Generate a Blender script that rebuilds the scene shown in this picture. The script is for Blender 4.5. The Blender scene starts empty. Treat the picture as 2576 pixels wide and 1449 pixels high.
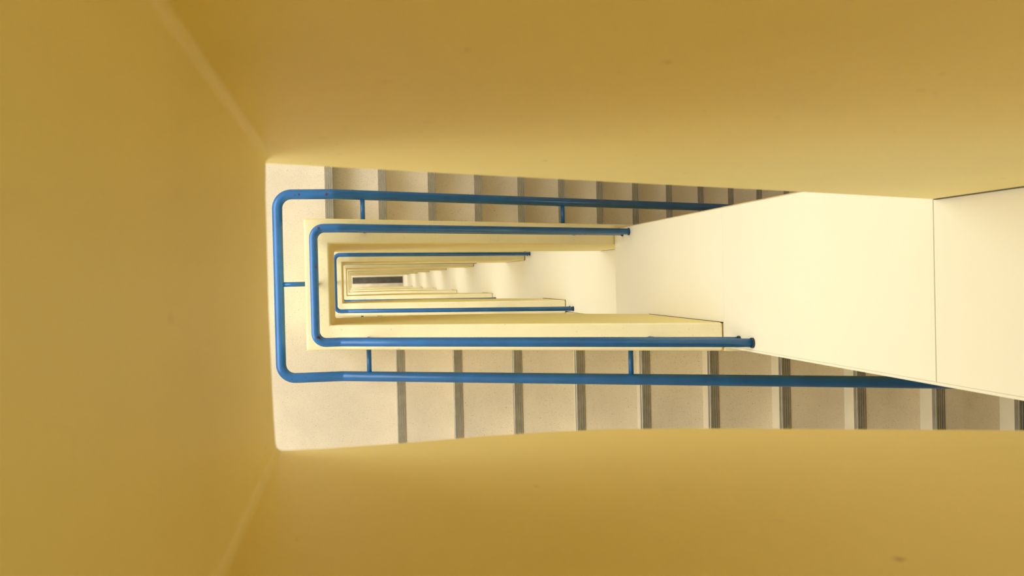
import bpy, bmesh, math
from mathutils import Matrix, Vector
S = bpy.context.scene
C = S.collection

# ------------------------------------------------------------------ camera
TOP = 35.18                       # camera height above the ground floor
def rot_cam():
    y, p, r = 0.1571, -0.0071, 0.0231
    cr, sr, cy, sy, cp, sp = math.cos(r), math.sin(r), math.cos(y), math.sin(y), math.cos(p), math.sin(p)
    Rr = Matrix(((cr, -sr, 0), (sr, cr, 0), (0, 0, 1)))
    Ry = Matrix(((cy, 0, sy), (0, 1, 0), (-sy, 0, cy)))
    Rp = Matrix(((1, 0, 0), (0, cp, sp), (0, -sp, cp)))
    return (Rp @ Ry @ Rr).transposed()
cd = bpy.data.cameras.new('camera')
cam = bpy.data.objects.new('camera', cd); C.objects.link(cam)
cd.sensor_width = 36.0; cd.lens = 2489.0 / 2576.0 * 36.0
cd.clip_start = 0.02; cd.clip_end = 200
cd.dof.use_dof = True; cd.dof.focus_distance = 6.0; cd.dof.aperture_fstop = 7.5
cam.matrix_world = Matrix.Translation((0, 0, TOP)) @ rot_cam().to_4x4()
S.camera = cam

# ------------------------------------------------------------------ light
w = bpy.data.worlds.new('sky'); S.world = w; w.use_nodes = True
bg = w.node_tree.nodes['Background']
bg.inputs[0].default_value = (1.0, 0.99, 0.96, 1); bg.inputs[1].default_value = 4.7
S.view_settings.view_transform = 'Standard'; S.view_settings.look = 'None'
S.view_settings.exposure = 0.0; S.view_settings.gamma = 1
S.view_settings.use_curve_mapping = False
try:
    S.cycles.max_bounces = 14; S.cycles.diffuse_bounces = 10
    S.cycles.sample_clamp_indirect = 8
except Exception: pass

# ------------------------------------------------------------------ measures (depths count down from the camera)
H = 4.27; R = 0.1525; G = 0.2819; M = R / G
XL, YT, YB = -0.111, 0.1655, -0.1907
T = 0.1102; XO, YTO, YBO = -0.2166, YT + T, YB - T
C0 = 4.400; F0 = 5.2928           # coping and floor of the storey seen in full
XT, XB = -0.1045, 0.2006
WU, WL = 1.393, 1.66              # upper and lower face of the spine wall
WEND = 3.40
XFAC, XEND = -1.75, 5.15
YP, YN = 1.50, -1.55
MX_T, MX_B = XT + 13 * G, XB + 13 * G
def Z(d): return TOP - d
LEVELS = range(-2, 8)

# ------------------------------------------------------------------ materials
def mat(name, col, rough=0.5, var=0.06, scale=6.0, bump=0.0, bscale=60.0, spec=0.5, metal=0.0, speck=None, spots=None, spot_col=None):
    m = bpy.data.materials.new(name); m.use_nodes = True
    nt = m.node_tree; N = nt.nodes; L = nt.links
    p = N['Principled BSDF']; p.inputs['Roughness'].default_value = rough
    p.inputs['Specular IOR Level'].default_value = spec; p.inputs['Metallic'].default_value = metal
    geo = N.new('ShaderNodeNewGeometry')
    n = N.new('ShaderNodeTexNoise'); n.inputs['Scale'].default_value = scale; n.inputs['Detail'].default_value = 4
    L.new(geo.outputs['Position'], n.inputs['Vector'])
    r = N.new('ShaderNodeValToRGB'); L.new(n.outputs[0], r.inputs[0])
    a = tuple(c * (1 - var) for c in col); b = tuple(min(1, c * (1 + var)) for c in col)
    r.color_ramp.elements[0].position = 0.35; r.color_ramp.elements[1].position = 0.65
    r.color_ramp.elements[0].color = (*a, 1); r.color_ramp.elements[1].color = (*b, 1)
    out = r.outputs[0]
    def mix(base, fac, c2):
        x = N.new('ShaderNodeMix'); x.data_type = 'RGBA'
        L.new(fac, x.inputs['Factor']); L.new(base, x.inputs['A'])
        x.inputs['B'].default_value = (*c2, 1); return x.outputs['Result']
    def ramp(src, p0, p1, inv=False):
        q = N.new('ShaderNodeMapRange'); L.new(src, q.inputs[0])
        q.inputs[1].default_value = p0; q.inputs[2].default_value = p1
        q.inputs[3].default_value = 1 if inv else 0; q.inputs[4].default_value = 0 if inv else 1
        return q.outputs[0]
    def mul(s, v):
        q = N.new('ShaderNodeMath'); q.operation = 'MULTIPLY'; L.new(s, q.inputs[0])
        if isinstance(v, float): q.inputs[1].default_value = v
        else: L.new(v, q.inputs[1])
        return q.outputs[0]
    if speck:
        for sc, th0, th1, c2, amt in speck:
            v = N.new('ShaderNodeTexNoise'); v.inputs['Scale'].default_value = sc; v.inputs['Detail'].default_value = 1.5
            L.new(geo.outputs['Position'], v.inputs['Vector'])
            out = mix(out, mul(ramp(v.outputs[0], th0, th1), amt), c2)
    if spots:
        wn = N.new('ShaderNodeTexNoise'); wn.inputs['Scale'].default_value = 90; L.new(geo.outputs['Position'], wn.inputs['Vector'])
        for (px, py, pz, rad, amt) in spots:
            d = N.new('ShaderNodeVectorMath'); d.operation = 'DISTANCE'
            L.new(geo.outputs['Position'], d.inputs[0]); d.inputs[1].default_value = (px, py, pz)
            s = N.new('ShaderNodeMath'); s.operation = 'MULTIPLY_ADD'
            L.new(wn.outputs[0], s.inputs[0]); s.inputs[1].default_value = rad * 1.6; L.new(d.outputs['Value'], s.inputs[2])
            out = mix(out, mul(ramp(s.outputs[0], rad * 1.25, rad * 1.75, True), amt), spot_col)
    L.new(out, p.inputs['Base Color'])
    if bump:
        bn = N.new('ShaderNodeTexNoise'); bn.inputs['Scale'].default_value = bscale; bn.inputs['Detail'].default_value = 3
        L.new(geo.outputs['Position'], bn.inputs['Vector'])
        bb = N.new('ShaderNodeBump'); bb.inputs['Strength'].default_value = bump; bb.inputs['Distance'].default_value = 0.004
        L.new(bn.outputs[0], bb.inputs['Height']); L.new(bb.outputs[0], p.inputs['Normal'])
    return m

CREAM = (0.785, 0.738, 0.58)
M_WALL = mat('cream_wall_paint', CREAM, 0.45, 0.015, 1.5, 0.06, 25, spec=0.3)
FASC_SPOTS = []                    # filled in below from stain positions
def rayd(x, y):                    # direction (X/d, Y/d) of a stain seen at image position x, y
    v = rot_cam() @ Vector(((x - 1288) / 2489, -(y - 724.5) / 2489, -1)); return v.x / -v.z, v.y / -v.z
for (x, y, rad, am) in ((1175, 125, .004, .5), (1680, 157, .005, .5), (1600, 390, .005, .4), (1773, 278, .003, .4)):
    rx, ry = rayd(x, y); d = YT / ry; FASC_SPOTS.append((rx * d, YT, Z(d), rad, am))
for (x, y, rad, am) in ((2262, 1418, .008, .6), (1660, 1365, .004, .3), (747, 1357, .003, .6), (2350, 1205, .003, .4)):
    rx, ry = rayd(x, y); d = -0.225 / ry; FASC_SPOTS.append((rx * d, -0.225, Z(d), rad, am))
for (x, y, rad, am) in ((430, 805, .004, .4), (668, 1128, .003, .7)):
    rx, ry = rayd(x, y); d = XL / rx; FASC_SPOTS.append((XL, ry * d, Z(d), rad, am))
M_PAR = mat('yellow_parapet_paint', (0.872, 0.752, 0.32), 0.5, 0.03, 2.2, 0.12, 30, spec=0.3,
            speck=[(45, .74, .80, (0.50, 0.38, 0.18), .35)], spots=FASC_SPOTS, spot_col=(0.42, 0.30, 0.12))
M_COP = mat('rough_coping_paint', (0.84, 0.76, 0.49), 0.65, 0.03, 5, 0.25, 70, spec=0.2,
            speck=[(55, .70, .78, (0.50, 0.40, 0.20), .45), (140, .70, .76, (0.42, 0.33, 0.16), .4)])
M_TERR = mat('terrazzo', (0.80, 0.725, 0.605), 0.55, 0.09, 3.0, 0.05, 200, spec=0.3,
             speck=[(330, .63, .69, (0.26, 0.20, 0.12), .5), (150, .71, .76, (0.16, 0.11, 0.06), .75), (520, .62, .70, (0.36, 0.28, 0.17), .35), (240, .62, .68, (0.86, 0.80, 0.64), .6)])
M_RISER = mat('riser_plaster', (0.86, 0.81, 0.67), 0.5, 0.04, 5, 0.05, 60, spec=0.3)
M_STEEL = mat('nosing_aluminium', (0.34, 0.33, 0.295), 0.45, 0.14, 14, metal=0.4)
M_EDGE = mat('painted_edge_glint', (0.46, 0.44, 0.37), 0.4, 0.1, 30, metal=0.5)  # paler metal paints the highlight line along the nosing front
M_GROOVE = mat('nosing_groove_shade', (0.07, 0.058, 0.04), 0.8, 0.2, 20)  # groove floors coloured dark to deepen the shade between the ribs
CHIP = []
for (x, y, Yp, rad) in ((822, 488, .404, .009), (752, 490, .404, .007), (741, 491, .404, .004)):
    rx, ry = rayd(x, y); CHIP.append((rx * 4.628, ry * 4.628, Z(4.628), rad, 1.0))
for (x, y, rad) in ((802, 574, .008), (799, 588, .003), (796, 672, .006), (796, 706, .004), (803, 850, .009), (796, 765, .003), (799, 848, .006)):
    rx, ry = rayd(x, y); CHIP.append((rx * 4.115, ry * 4.115, Z(4.115), rad, 1.0))
for (x, y) in ((734, 954), (763, 946), (768, 950)):
    rx, ry = rayd(x, y); CHIP.append((rx * 4.628, ry * 4.628, Z(4.628), .003, 1.0))
M_BLUE = mat('blue_gloss_paint', (0.009, 0.125, 0.40), 0.27, 0.10, 9, 0.05, 90, spec=0.55,
             speck=[(150, .74, .77, (0.02, 0.03, 0.06), .8)], spots=CHIP, spot_col=(0.06, 0.012, 0.025))
M_FLANGE = mat('dark_blue_flange', (0.02, 0.03, 0.05), 0.5, 0.1, 20)
M_DARK = mat('dark_ground_floor', (0.085, 0.078, 0.064), 0.7, 0.25, 5)
M_CRACK = mat('dark_gap_shade', (0.05, 0.035, 0.02), 0.9, 0.3, 60)  # dark colour standing in for the shade inside the corner gaps
M_BEAD = mat('corner_bead_paint', (0.50, 0.36, 0.17), 0.6, 0.1, 8)
M_SILL = mat('facade_paint', CREAM, 0.6, 0.03, 2)

# ------------------------------------------------------------------ mesh helpers
def link(name, bm, ms, parent=None, bevel=0, seg=2, smooth=False):
    bmesh.ops.remove_doubles(bm, verts=bm.verts, dist=1e-5)
    bmesh.ops.recalc_face_normals(bm, faces=bm.faces)
    me = bpy.data.meshes.new(name); bm.to_mesh(me); bm.free()
    for m in (ms if isinstance(ms, (list, tuple)) else [ms]): me.materials.append(m)
    o = bpy.data.objects.new(name, me); C.objects.link(o)
    if smooth:
        for p in me.polygons: p.use_smooth = True
    if parent: o.parent = parent
    if bevel:
        b = o.modifiers.new('bevel', 'BEVEL'); b.width = bevel; b.segments = seg; b.limit_method = 'ANGLE'; b.angle_limit = math.radians(40)
        b.harden_normals = False
        for p in me.polygons: p.use_smooth = True
        wn = o.modifiers.new('wn', 'WEIGHTED_NORMAL'); wn.keep_sharp = True
    return o
def quad(bm, pts, mi=0):
    try:
        f = bm.faces.new([bm.verts.new(p) for p in pts]); f.material_index = mi; return f
    except ValueError: return None
def box(bm, x0, x1, y0, y1, z0, z1, mi=0):
    v = [bm.verts.new((x, y, z)) for x in (x0, x1) for y in (y0, y1) for z in (z0, z1)]
    for f in ((0, 1, 3, 2), (4, 6, 7, 5), (0, 4, 5, 1), (2, 3, 7, 6), (0, 2, 6, 4), (1, 5, 7, 3)):
        bm.faces.new([v[i] for i in f]).material_index = mi
def prism(bm, prof, y0, y1, mi=None):
    """closed profile of (x, z) extruded from y0 to y1; mi = material index per edge"""
    a = [bm.verts.new((x, y0, z)) for x, z in prof]; b = [bm.verts.new((x, y1, z)) for x, z in prof]
    n = len(prof)
    for i in range(n):
        f = bm.faces.new((a[i], a[(i + 1) % n], b[(i + 1) % n], b[i]))
        if mi: f.material_index = mi[i]
    bm.faces.new(a); bm.faces.new(b[::-1])
def fillet(pts, rads, seg=8):
    out = [Vector(pts[0])]
    for i in range(1, len(pts) - 1):
        p, a, b = Vector(pts[i]), Vector(pts[i - 1]), Vector(pts[i + 1])
        u, v = (a - p).normalized(), (b - p).normalized()
        ang = u.angle(v); r = rads[i]
        if r <= 0: out.append(p); continue
        t = r / math.tan(ang / 2); t = min(t, (a - p).length * .48, (b - p).length * .48); r = t * math.tan(ang / 2)
        c = p + (u + v).normalized() * (r / math.sin(ang / 2))
        s, e = p + u * t - c, p + v * t - c
        tot = s.angle(e)
        for k in range(seg + 1):
            f = k / seg
            out.append(c + (s * math.sin((1 - f) * tot) + e * math.sin(f * tot)) / math.sin(tot))
    out.append(Vector(pts[-1])); return out
def tube(bm, path, r, n=20, cap=True):
    path = [Vector(p) for p in path]; rings = []; up = None
    for i, p in enumerate(path):
        t = (path[min(i + 1, len(path) - 1)] - path[max(i - 1, 0)]).normalized()
        if i in (0, len(path) - 1): sc = 1
        else:
            d1 = (path[i] - path[i - 1]).normalized(); sc = 1 / max(.5, d1.dot(t))
        if up is None:
            up = t.orthogonal().normalized()
        up = (up - t * up.dot(t)).normalized(); s = t.cross(up)
        rings.append([bm.verts.new(p + (up * math.cos(a) + s * math.sin(a)) * r) for a in [2 * math.pi * k / n for k in range(n)]])
    for a, b in zip(rings, rings[1:]):
        for k in range(n):
            bm.faces.new((a[k], a[(k + 1) % n], b[(k + 1) % n], b[k])).smooth = True
    if cap:
        bm.faces.new(rings[0][::-1]); bm.faces.new(rings[-1])
def pipe(name, path, r, m, parent, n=20):
    bm = bmesh.new(); tube(bm, path, r, n)
    o = link(name, bm, m, parent)
    for p in o.data.polygons: p.use_smooth = len(p.vertices) == 4
    return o
def thing(name, label, cat, loc, group=None):
    o = bpy.data.objects.new(name, None); C.objects.link(o); o.location = loc; o.empty_display_size = .1
    o['label'] = label; o['category'] = cat
    if group: o['group'] = group
    return o
def tag(o, label, cat, group=None):
    o['label'] = label; o['category'] = cat
    if group: o['group'] = group
    return o
def struct(name, bm, m, **k):
    o = link(name, bm, m, **k); o['kind'] = 'structure'; return o
def dup(root, dz, label):
    r = root.copy(); C.objects.link(r); r.location = root.location + Vector((0, 0, dz)); r['label'] = label
    for ch in list(root.children):
        c = ch.copy(); C.objects.link(c); c.parent = r
        for g in ch.children:
            d = g.copy(); C.objects.link(d); d.parent = c
    return r

# ------------------------------------------------------------------ the shell
def grounds():
    bm = bmesh.new(); box(bm, XFAC - .2, XEND + .2, YN - .2, YP + .2, -.3, 0); struct('floor', bm, M_TERR)
    bm = bmesh.new(); box(bm, XFAC - .2, XEND + .2, YN - .2, YP + .2, Z(-7.2), Z(-7.4)); struct('ceiling', bm, M_WALL)
    bm = bmesh.new(); box(bm, XFAC, XEND, YP, YP + .2, 0, Z(-7.2)); struct('wall_back', bm, M_WALL)
    bm = bmesh.new(); box(bm, XFAC, XEND, YN - .2, YN, 0, Z(-7.2)); struct('wall_front', bm, M_WALL)
    bm = bmesh.new(); prev = 0.0
    for k in range(6, -4, -1):
        zf = Z(F0 + k * H) - H / 2; s_, t_ = zf + FILL_OPENING[0], zf + FILL_OPENING[1]
        if t_ > Z(-7.2): break
        box(bm, XEND, XEND + .2, YN, YP, prev, s_)
        box(bm, XEND, XEND + .2, YN, -FILL_OPENING[2], s_, t_); box(bm, XEND, XEND + .2, FILL_OPENING[2], YP, s_, t_); prev = t_
    box(bm, XEND, XEND + .2, YN, YP, prev, Z(-7.2)); struct('wall_end', bm, M_WALL)
    # facade on the left with one wide opening per storey
    bm = bmesh.new()
    prev = 0.0
    for k in reversed(list(LEVELS)):
        zf = Z(F0 + k * H); s, t = zf + SILL, zf + head(k)
        box(bm, XFAC - .2, XFAC, YN, YP, prev, s)
        box(bm, XFAC - .2, XFAC, YN, WIN[0], s, t); box(bm, XFAC - .2, XFAC, WIN[1], YP, s, t)
        prev = t
    box(bm, XFAC - .2, XFAC, YN, YP, prev, Z(-7.2))
    struct('wall_left', bm, M_WALL)
SILL, HEAD = 0.9, 3.45
FILL_OPENING = (1.6, 2.2, 0.6)  # openings added in the unseen end wall to brighten the descending treads
WIN = (-1.1, 1.4)
def head(k): return HEAD if k >= 0 else 3.2
grounds()
for i, k in enumerate(LEVELS):     # light portals filling the real openings
    ld = bpy.data.lights.new('opening_portal', 'AREA'); ld.shape = 'RECTANGLE'
    ld.size = head(k) - SILL; ld.size_y = WIN[1] - WIN[0]; ld.cycles.is_portal = True
    lo = bpy.data.objects.new('opening_portal', ld); C.objects.link(lo)
    lo.location = (XFAC - .1, sum(WIN) / 2, Z(F0 + k * H) + (SILL + head(k)) / 2)
    lo.rotation_euler = (0, -math.pi / 2, 0)

for k in range(-2, 7):  # portals for the added end-wall fill openings
    ld = bpy.data.lights.new('opening_portal', 'AREA'); ld.shape = 'RECTANGLE'
    ld.size = FILL_OPENING[1] - FILL_OPENING[0]; ld.size_y = 2 * FILL_OPENING[2]; ld.cycles.is_portal = True
    lo = bpy.data.objects.new('opening_portal', ld); C.objects.link(lo)
    lo.location = (XEND + .1, 0, Z(F0 + k * H) - H / 2 + (FILL_OPENING[0] + FILL_OPENING[1]) / 2); lo.rotation_euler = (0, math.pi / 2, 0)
# ------------------------------------------------------------------ spine wall between the flights
WY0, WY1 = -0.2785, 0.2475
SEAMS = [Z(2.219), Z(3.617)]
zb = Z(5.204)
edges = [(zb, SEAMS[1] - .0004), (SEAMS[1] + .0004, SEAMS[0] - .0015), (SEAMS[0] + .0015, Z(-2.05)), (Z(-2.05) + .003, Z(-7.2))]
for a, b in edges:                 # big boards of the upper part, thin open joints between them
    bm = bmesh.new(); box(bm, WU, WU + .03, WY0, WY1, a, b); struct('wall_right', bm, M_WALL)
bm = bmesh.new(); box(bm, WU + .0305, WEND, WY0 + .003, WY1 - .003, zb, Z(-7.2)); struct('wall_right', bm, M_BEAD)
bm = bmesh.new(); box(bm, WL, WEND, WY0, WY1, 0, zb); struct('wall_right', bm, M_WALL)
bm = bmesh.new(); box(bm, WU - .001, WU + .028, WY0 - .0075, WY0 - .0005, zb, Z(-7.2)); struct('trim_1', bm, M_WALL)
bm = bmesh.new(); box(bm, WU + .001, WU + .028, WY1 + .0005, WY1 + .004, zb, Z(-7.2)); struct('trim_2', bm, M_BEAD)
# ------------------------------------------------------------------ landings
def landings():
    for k in LEVELS:
        if k == 7: continue
        z1 = Z(F0 + k * H); z0 = z1 - .26
        bm = bmesh.new()
        # one slab: full width up to the well, tongues reaching the first steps of both flights
        pts = [(XFAC, YN), (XB + .02, YN), (XB + .02, YBO), (XO, YBO), (XO, YTO), (XT - .0, YTO), (XT - .0, YP), (XFAC, YP)]
        a = [bm.verts.new((x, y, z0)) for x, y in pts]; b = [bm.verts.new((x, y, z1)) for x, y in pts]
        for i in range(len(pts)):
            j = (i + 1) % len(pts); bm.faces.new((a[i], a[j], b[j], b[i]))
        fb = bm.faces.new(a[::-1]); bm.faces.new(b); fb.material_index = 1
        struct('floor', bm, [M_TERR, M_WALL])
    for k in range(-3, 7):
        z1 = Z(F0 + k * H) - H / 2; z0 = z1 - .22
        bm = bmesh.new()
        box(bm, MX_B + .02, XEND, YN, YP, z0, z1); box(bm, MX_T, MX_B + .02, 0, YP, z0, z1)
        struct('floor', bm, M_TERR)
landings()

# ------------------------------------------------------------------ parapets
def lerp(tab, x):
    if x <= tab[0][0]: return tab[0][1]
    for (a, u), (b, v) in zip(tab, tab[1:]):
        if x <= b: return u + (v - u) * (x - a) / (b - a)
    (a, u), (b, v) = tab[-2:]; return v + (v - u) / (b - a) * (x - b)
def parapet(c, yB, wT, wB, botT, botL, botB, tapB):
    """c: coping depth at the landing; bot*: tables of underside depth; tapB: y of the lower inner edge on the front arm"""
    bm = bmesh.new()
    yBo = YBO
    topT = lambda x: c + (max(0, x - XL) * M)
    topB = lambda x: c - (max(0, x + 0.0448) * M)
    xsT = [XO, XL] + [XL + (wT - XL) * i / 12 for i in range(1, 13)]
    xsB = [XO, XL, -0.0448] + [-0.0448 + (wB + 0.0448) * i / 14 for i in range(1, 15)]
    dT = lambda x: lerp(botT, x); dB = lambda x: lerp(botB, x)
    def P(x, y, d): return (x, y, Z(d))
    dend = lerp(botL, YT)
    for a, b in zip(xsT, xsT[1:]):
        quad(bm, [P(a, YT, topT(a)), P(b, YT, topT(b)), P(b, YTO, topT(b)), P(a, YTO, topT(a))], 1)
        quad(bm, [P(a, YTO, topT(a)), P(b, YTO, topT(b)), P(b, YTO, dT(b)), P(a, YTO, dT(a))])
        quad(bm, [P(a, YT, dT(a)), P(b, YT, dT(b)), P(b, YTO, dT(b)), P(a, YTO, dT(a))])
        if a >= XL - 1e-6:
            f = [P(a, YT, topT(a)), P(b, YT, topT(b)), P(b, YT, dT(b)), P(a, YT, dT(a))]
            if a == XL: f.append(P(XL, YT, dend))
            quad(bm, f)
    a = wT; quad(bm, [P(a, YT, topT(a)), P(a, YTO, topT(a)), P(a, YTO, dT(a)), P(a, YT, dT(a))])
    for a, b in zip(xsB, xsB[1:]):
        ya, yb = lerp(tapB, a), lerp(tapB, b)
        quad(bm, [P(a, yB, topB(a)), P(b, yB, topB(b)), P(b, yBo, topB(b)), P(a, yBo, topB(a))], 1)
        quad(bm, [P(a, yBo, topB(a)), P(b, yBo, topB(b)), P(b, yBo, dB(b)), P(a, yBo, dB(a))])
        quad(bm, [P(a, ya, dB(a)), P(b, yb, dB(b)), P(b, yBo, dB(b)), P(a, yBo, dB(a))])
        if a >= XL - 1e-6: quad(bm, [P(a, yB, topB(a)), P(b, yB, topB(b)), P(b, yb, dB(b)), P(a, ya, dB(a))])
    a = wB; ya = lerp(tapB, a); quad(bm, [P(a, yB, topB(a)), P(a, yBo, topB(a)), P(a, yBo, dB(a)), P(a, ya, dB(a))])
    # landing arm
    y0b = lerp(tapB, XL)
    ys = [(yB + (YT - yB) * i / 8) for i in range(9)]
    bt = [y0b + (YT - y0b) * i / 8 for i in range(9)]
    db = [lerp(botL, y) for y in bt]; db[0] = dB(XL)
    for i in range(8):
        a, b, ba, bb = ys[i], ys[i + 1], bt[i], bt[i + 1]
        quad(bm, [P(XL, a, c), P(XL, b, c), P(XO, b, c), P(XO, a, c)], 1)
        quad(bm, [P(XL, a, c), P(XL, b, c), P(XL, bb, db[i + 1]), P(XL, ba, db[i])])
        quad(bm, [P(XO, a, c), P(XO, b, c), P(XO, bb, db[i + 1]), P(XO, ba, db[i])])
        quad(bm, [P(XO, ba, db[i]), P(XO, bb, db[i + 1]), P(XL, bb, db[i + 1]), P(XL, ba, db[i])])
    # steps where the arms hang lower than the landing edge, and outer corner ends
    quad(bm, [P(XL, YT, db[-1]), P(XO, YT, db[-1]), P(XO, YT, dT(XO)), P(XL, YT, dT(XL))])
    quad(bm, [P(XO, YT, c), P(XO, YTO, c), P(XO, YTO, dT(XO)), P(XO, YT, dT(XO)), P(XO, YT, dend)])
    quad(bm, [P(XO, yB, c), P(XO, yBo, c), P(XO, yBo, dB(XO)), P(XO, y0b, dB(XO))])
    o = link('parapet', bm, [M_PAR, M_COP], bevel=.009, seg=3)
    def joint(x0, x1, y0, y1, d0, d1):
        j = bmesh.new(); box(j, x0, x1, y0, y1, Z(d1), Z(d0)); link('corner_joint', j, M_CRACK, o)  # dark strip set in the gap so the crack looks unlit
    near = c < 1
    tt, tb = (.0065, .0012) if near else (.0035, .0006)
    joint(wT, wT + tt - .0004, YT - tb, YT + .06, topT(wT) + .004, dT(wT) - .006)
    joint(wB, wB + .0028, yB - .003, yB + .0008, topB(wB) + .004, dB(wB) - .01)
    return o
ORD = {-1: 'nearest', 0: 'second', 1: 'third', 2: 'fourth', 3: 'fifth', 4: 'sixth', 5: 'seventh', 6: 'eighth'}
def build_parapets():
    out = {}
    c = C0 - H
    # storey of the camera: measured undersides
    p = parapet(c, -0.225, WU - .007, WU - .0035,
        [(-.1166, 1.415), (.068, 1.517), (.344, 1.662), (.911, 1.955), (1.386, 2.212)],
        [(-.23, 1.40), (-.179, 1.351), (-.125, 1.336), (-.045, 1.317), (.145, 1.313), (.1655, 1.332)],
        [(-.3, 1.39), (-.106, 1.375), (-.002, 1.364), (.147, 1.388), (.28, 1.394), (.376, 1.38), (.497, 1.334), (.69, 1.246), (.858, 1.171), (1.393, .88)],
        [(-.111, -.2265), (0, -.225)])
    tag(p, 'ochre yellow plaster parapet nearest the camera, filling the edges of the view', 'parapet', 'parapets round the stairwell'); out[-1] = p
    c = C0
    tap = [(-.2, -.199), (-.1, -.197), (0, -.192), (.43, -.184), (.785, -.182), (1.39, -.1907)]
    def gen(c, wT, wB):
        return parapet(c, YB, wT, wB, [(-.1166, c + 1.27), (WL, c + 1.22 + (WL - XL) * M)],
            [(-.3, c + 1.08), (.3, c + 1.12)],
            [(-.3, c + 1.03), (-.1, c + 1.01), (0, c + .95), (1.39, c + .20), (WL, c + .054)], tap)
    p = gen(C0, WL - .004, WU - .0035)
    tag(p, 'pale yellow plaster parapet with speckled top, second ring inward, framed by the widest blue handrail', 'parapet', 'parapets round the stairwell'); out[0] = p
    p = gen(C0 + H, WL - .004, WL - .0035)
    tag(p, 'cream plaster parapet forming the third ring inward, under the small blue rail', 'parapet', 'parapets round the stairwell'); out[1] = p
    for k in range(2, 7):
        q = dup(p, -(k - 1) * H, '')
        q['label'] = 'small cream parapet far down the well, %s ring inward from the nearest one' % ORD[k]
        out[k] = q
    q = dup(out[-1], H, '')
    q['label'] = 'cream plaster parapet on the storey above the camera'
build_parapets()

# ------------------------------------------------------------------ flights
def nosing(x, zt, s, y0, y1, parent):
    """ribbed metal strip; x, zt = front top edge of the tread, s = +1 when the front faces +x"""
    wd, th, lip = .0415, .003, .024
    pts = []; mi = []
    def add(px, pz, m=0): pts.append((x + s * px, zt + pz)); mi.append(m)
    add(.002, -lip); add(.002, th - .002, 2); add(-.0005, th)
    n = 4; pitch = wd / n
    for i in range(n):
        x0 = -i * pitch
        add(x0 - pitch * .62, th, 1); add(x0 - pitch * .68, -.002, 1)
        add(x0 - pitch * .95, -.002, 1); add(x0 - pitch, th)
    add(-wd - .0005, -.003); add(-.002, -.003); add(-.001, -lip)
    bm = bmesh.new(); prism(bm, pts, y0, y1, mi)
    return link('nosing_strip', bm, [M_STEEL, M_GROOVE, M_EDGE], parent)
def flight(k, side, with_nosing, label):
    down = side == 'T'
    f = F0
    ya, yw, yb = (YTO + .001, 0, YP - .006) if down else (YBO - .001, 0, YN + .006)
    x0 = (XT, f) if down else (XB, f)
    root = thing('stair_flight', label, 'stairs', (x0[0], (ya + yb) / 2, Z(f)), 'stair flights')
    ox, oy, oz = root.location
    L = lambda x, d: (x - ox, Z(d) - oz)
    pts = []; mi = []
    e = .02
    if down:
        # from landing edge down to the right
        pts.append(L(XT, f + .0)); mi.append(1)
        for i in range(1, 14):
            xf = XT + (i - 1) * G; d = f + i * R
            pts.append(L(xf - e, d)); mi.append(0)
            pts.append(L(xf + G, d)); mi.append(1)
        xe = XT + 13 * G
        pts.append(L(xe - e, f + 14 * R)); mi.append(1)
        pts.append(L(xe - e, f + 14 * R + .2)); mi.append(1)
        pts.append(L(XT, f + .34)); mi.append(1)
    else:
        for i in range(14):
            xf = XB + i * G; d = f - (i + 1) * R
            pts.append(L(xf + e, d + R)); mi.append(1)
            pts.append(L(xf, d)); mi.append(0)
        xe = XB + 13 * G + e
        pts.append(L(xe, f - 14 * R)); mi.append(1)
        pts.append(L(xe, f - 14 * R + .22)); mi.append(1)
        pts.append(L(XB + e, f + .18)); mi.append(1)
    bm = bmesh.new(); prism(bm, pts, ya - oy, yb - oy, mi)
    link('steps', bm, [M_TERR, M_RISER], root)
    if with_nosing:
        y0, y1 = sorted(((ya + (.004 if down else -.004)) - oy, (yb - (.03 if down else -.03)) - oy))
        for i in range(14):
            x, d = (XT + i * G, f + i * R) if down else (XB + i * G, f - (i + 1) * R)
            nosing(x - ox, Z(d) - oz, 1 if down else -1, y0, y1, root)
    return root
def kerb_mesh(side, x0):
    """sloping kerb between the spine wall and the flight, in line with the parapet top"""
    top = (lambda x: C0 + (x - XL) * M) if side == 'T' else (lambda x: C0 - (x + .0448) * M)
    y0, y1 = (WY1 + .005, YTO) if side == 'T' else (YBO, WY0 - .009)
    bm = bmesh.new()
    prism(bm, [(x0, Z(top(x0))), (3.3, Z(top(3.3))), (3.3, Z(top(3.3) + 1.1)), (x0, Z(top(x0) + 1.1))], y0, y1, [1, 0, 0, 0])
    o = link('kerb', bm, [M_PAR, M_COP]); me = o.data; bpy.data.objects.remove(o); return me
def kerbs(roots):
    meshes = {(s_, x): kerb_mesh(s_, x + .0015) for s_ in 'TB' for x in (WU, WL)}
    for k, side, r in roots:
        x = WU if (k < 0 or (k == 0 and side == 'B')) else WL
        me = meshes[(side, x)].copy()
        dz = k * H
        off = Vector((-r.location.x, -r.location.y, -r.location.z - dz))
        me.transform(Matrix.Translation(off))
        o = bpy.data.objects.new('kerb', me); C.objects.link(o); o.parent = r
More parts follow.
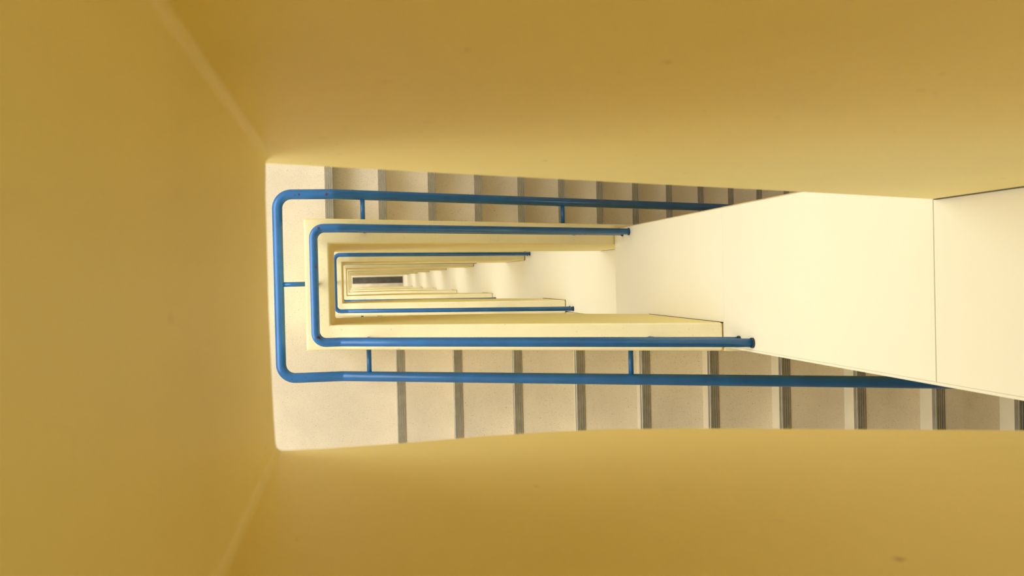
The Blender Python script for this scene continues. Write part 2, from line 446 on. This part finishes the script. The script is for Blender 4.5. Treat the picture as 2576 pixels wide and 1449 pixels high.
def flights():
    roots = []
    t = flight(0, 'T', True, 'terrazzo stair flight going down to the right along the upper side, grey ribbed nosings')
    b = flight(0, 'B', True, 'terrazzo stair flight climbing to the right along the lower side, pale risers and grey nosings')
    roots += [(0, 'T', t), (0, 'B', b)]
    for k in (-2, -1):
        w_ = 'camera storey' if k == -1 else 'storey above the camera'
        roots.append((k, 'T', dup(t, -k * H, 'stair flight going down beyond the upper parapet on the ' + w_)))
        roots.append((k, 'B', dup(b, -k * H, 'stair flight climbing beyond the lower parapet on the ' + w_)))
    for k in range(1, 8):
        names = {1: 'third', 2: 'fourth', 3: 'fifth', 4: 'sixth', 5: 'seventh', 6: 'eighth', 7: 'lowest'}
        for r, w_ in ((t, 'going down beside the upper arm'), (b, 'climbing beside the lower arm')):
            if k == 7 and r is t: continue
            q = r.copy(); C.objects.link(q); q.location.z -= k * H
            q['label'] = 'terrazzo stair flight %s of the %s parapet ring' % (w_, names[k]) if k < 7 else 'terrazzo stair flight climbing from the ground floor at the bottom of the well'
            for ch in r.children:
                if k > 1 and ch.name.startswith('nosing'): continue
                c_ = ch.copy(); C.objects.link(c_); c_.parent = q
            if k < 7: roots.append((k, 'T' if r is t else 'B', q))
    kerbs(roots)
flights()

# ------------------------------------------------------------------ rails
def local(root, pts): return [Vector(p) - root.location for p in pts]
def disc(name, c, axis, r, h, m, parent, n=20):
    a = Vector(c); b = a + Vector(axis) * h
    return pipe(name, [a, b], r, m, parent, n)
POSTS = [('L', -.01), ('T', .047), ('T', 1.136), ('B', .051), ('B', 1.139)]
def top_railing(wT, wB, label):
    du = 4.13; xl, yt, yb = -.167, .2215, -.2525; r = .0158
    root = thing('parapet_railing', label, 'railing', (xl, 0, Z(C0)), 'blue railings on the parapets')
    bt, bb = -.065, -.062
    dt = lambda x: du + max(0, x - bt) * M
    db = lambda x: du - max(0, x - bb) * M
    for nm, o in (('upper_rail', 0), ('lower_rail', .125)):
        pts = [(wT, yt, Z(dt(wT) + o)), (bt, yt, Z(du + o)), (xl, yt, Z(du + o)), (xl, yb, Z(du + o)), (bb, yb, Z(du + o)), (wB, yb, Z(db(wB) + o))]
        path = fillet(local(root, pts), [0, .05, .042, .042, .05, 0])
        rail = pipe(nm, path, r if o == 0 else .0145, M_BLUE, root, 24)
        for wx, y, d in ((wT, yt, dt(wT)), (wB, yb, db(wB))):
            c = Vector((wx - .007, y, Z(d + o))) - root.location
            fl = disc('flange', c, (1, 0, 0), .0188, .0065, M_FLANGE, rail)
    for s, v in POSTS:
        if s == 'L': x, y, c, u = xl, v, C0, du
        elif s == 'T': x, y, c, u = v, yt, C0 + (v - XL) * M, dt(v)
        else: x, y, c, u = v, yb, C0 - (v + .0448) * M, db(v)
        p = pipe('post', local(root, [(x, y, Z(c + .01)), (x, y, Z(u))]), .0095, M_BLUE, root, 14)
    return root
def handrail(wall_side, label):
    d0 = 4.65; xl, yt, yb = -.346, .404, -.440; r = .0232
    bt, bb = -.097, -.061
    root = thing('handrail', label, 'handrail', (xl, 0, Z(F0)), 'blue handrails beside the flights')
    dt = lambda x: d0 + max(0, x - bt) * M * .965
    db = lambda x: d0 - max(0, x - bb) * M * .955
    xt, xb = 3.35, 3.35
    pts = [(xt, yt, Z(dt(xt))), (bt, yt, Z(d0)), (xl, yt, Z(d0)), (xl, yb, Z(d0)), (bb, yb, Z(d0)), (xb, yb, Z(db(xb)))]
    pipe('rail', fillet(local(root, pts), [0, .05, .065, .065, .05, 0], 10), r, M_BLUE, root, 28)
    for s, v in (('L', -.009), ('T', .042), ('T', 1.125), ('T', 2.3), ('B', .054), ('B', 1.137), ('B', 2.3)):
        if s == 'L': a, b = (xl, v, Z(d0)), (XO + .002, v, Z(d0))
        elif s == 'T': a, b = (v, yt, Z(dt(v))), (v, YTO - .002, Z(dt(v)))
        else: a, b = (v, yb, Z(db(v))), (v, YBO + .002, Z(db(v)))
        pipe('bracket', local(root, [a, b]), .0108, M_BLUE, root, 16)
    return root
def rails():
    a = top_railing(WU, WU, 'double blue pipe railing on the second parapet ring, ends capped at the wall')
    b = top_railing(WL, WL, 'small blue pipe railing on the third parapet ring')
    b.location.z -= H
    for k in range(2, 7):
        dup(b, -(k - 1) * H, 'tiny blue pipe railing far down on the %s parapet ring' % ORD[k])
    dup(a, H, 'blue pipe railing on top of the parapet at camera height')
    h = handrail(0, 'widest blue handrail, outside the second parapet ring, with red paint chips near its upper corner')
    dup(h, H, 'blue handrail on the stair side of the parapet at camera height')
    for k in range(1, 7):
        dup(h, -k * H, 'blue handrail on the stair side of the %s parapet ring' % ORD[k])
rails()

# ------------------------------------------------------------------ bottom of the well
bm = bmesh.new(); box(bm, -.092, 1.655, -.098, .122, 0, .03)
tag(link('floor_slab', bm, M_DARK), 'dark grey slab on the ground floor at the very bottom of the well', 'slab')
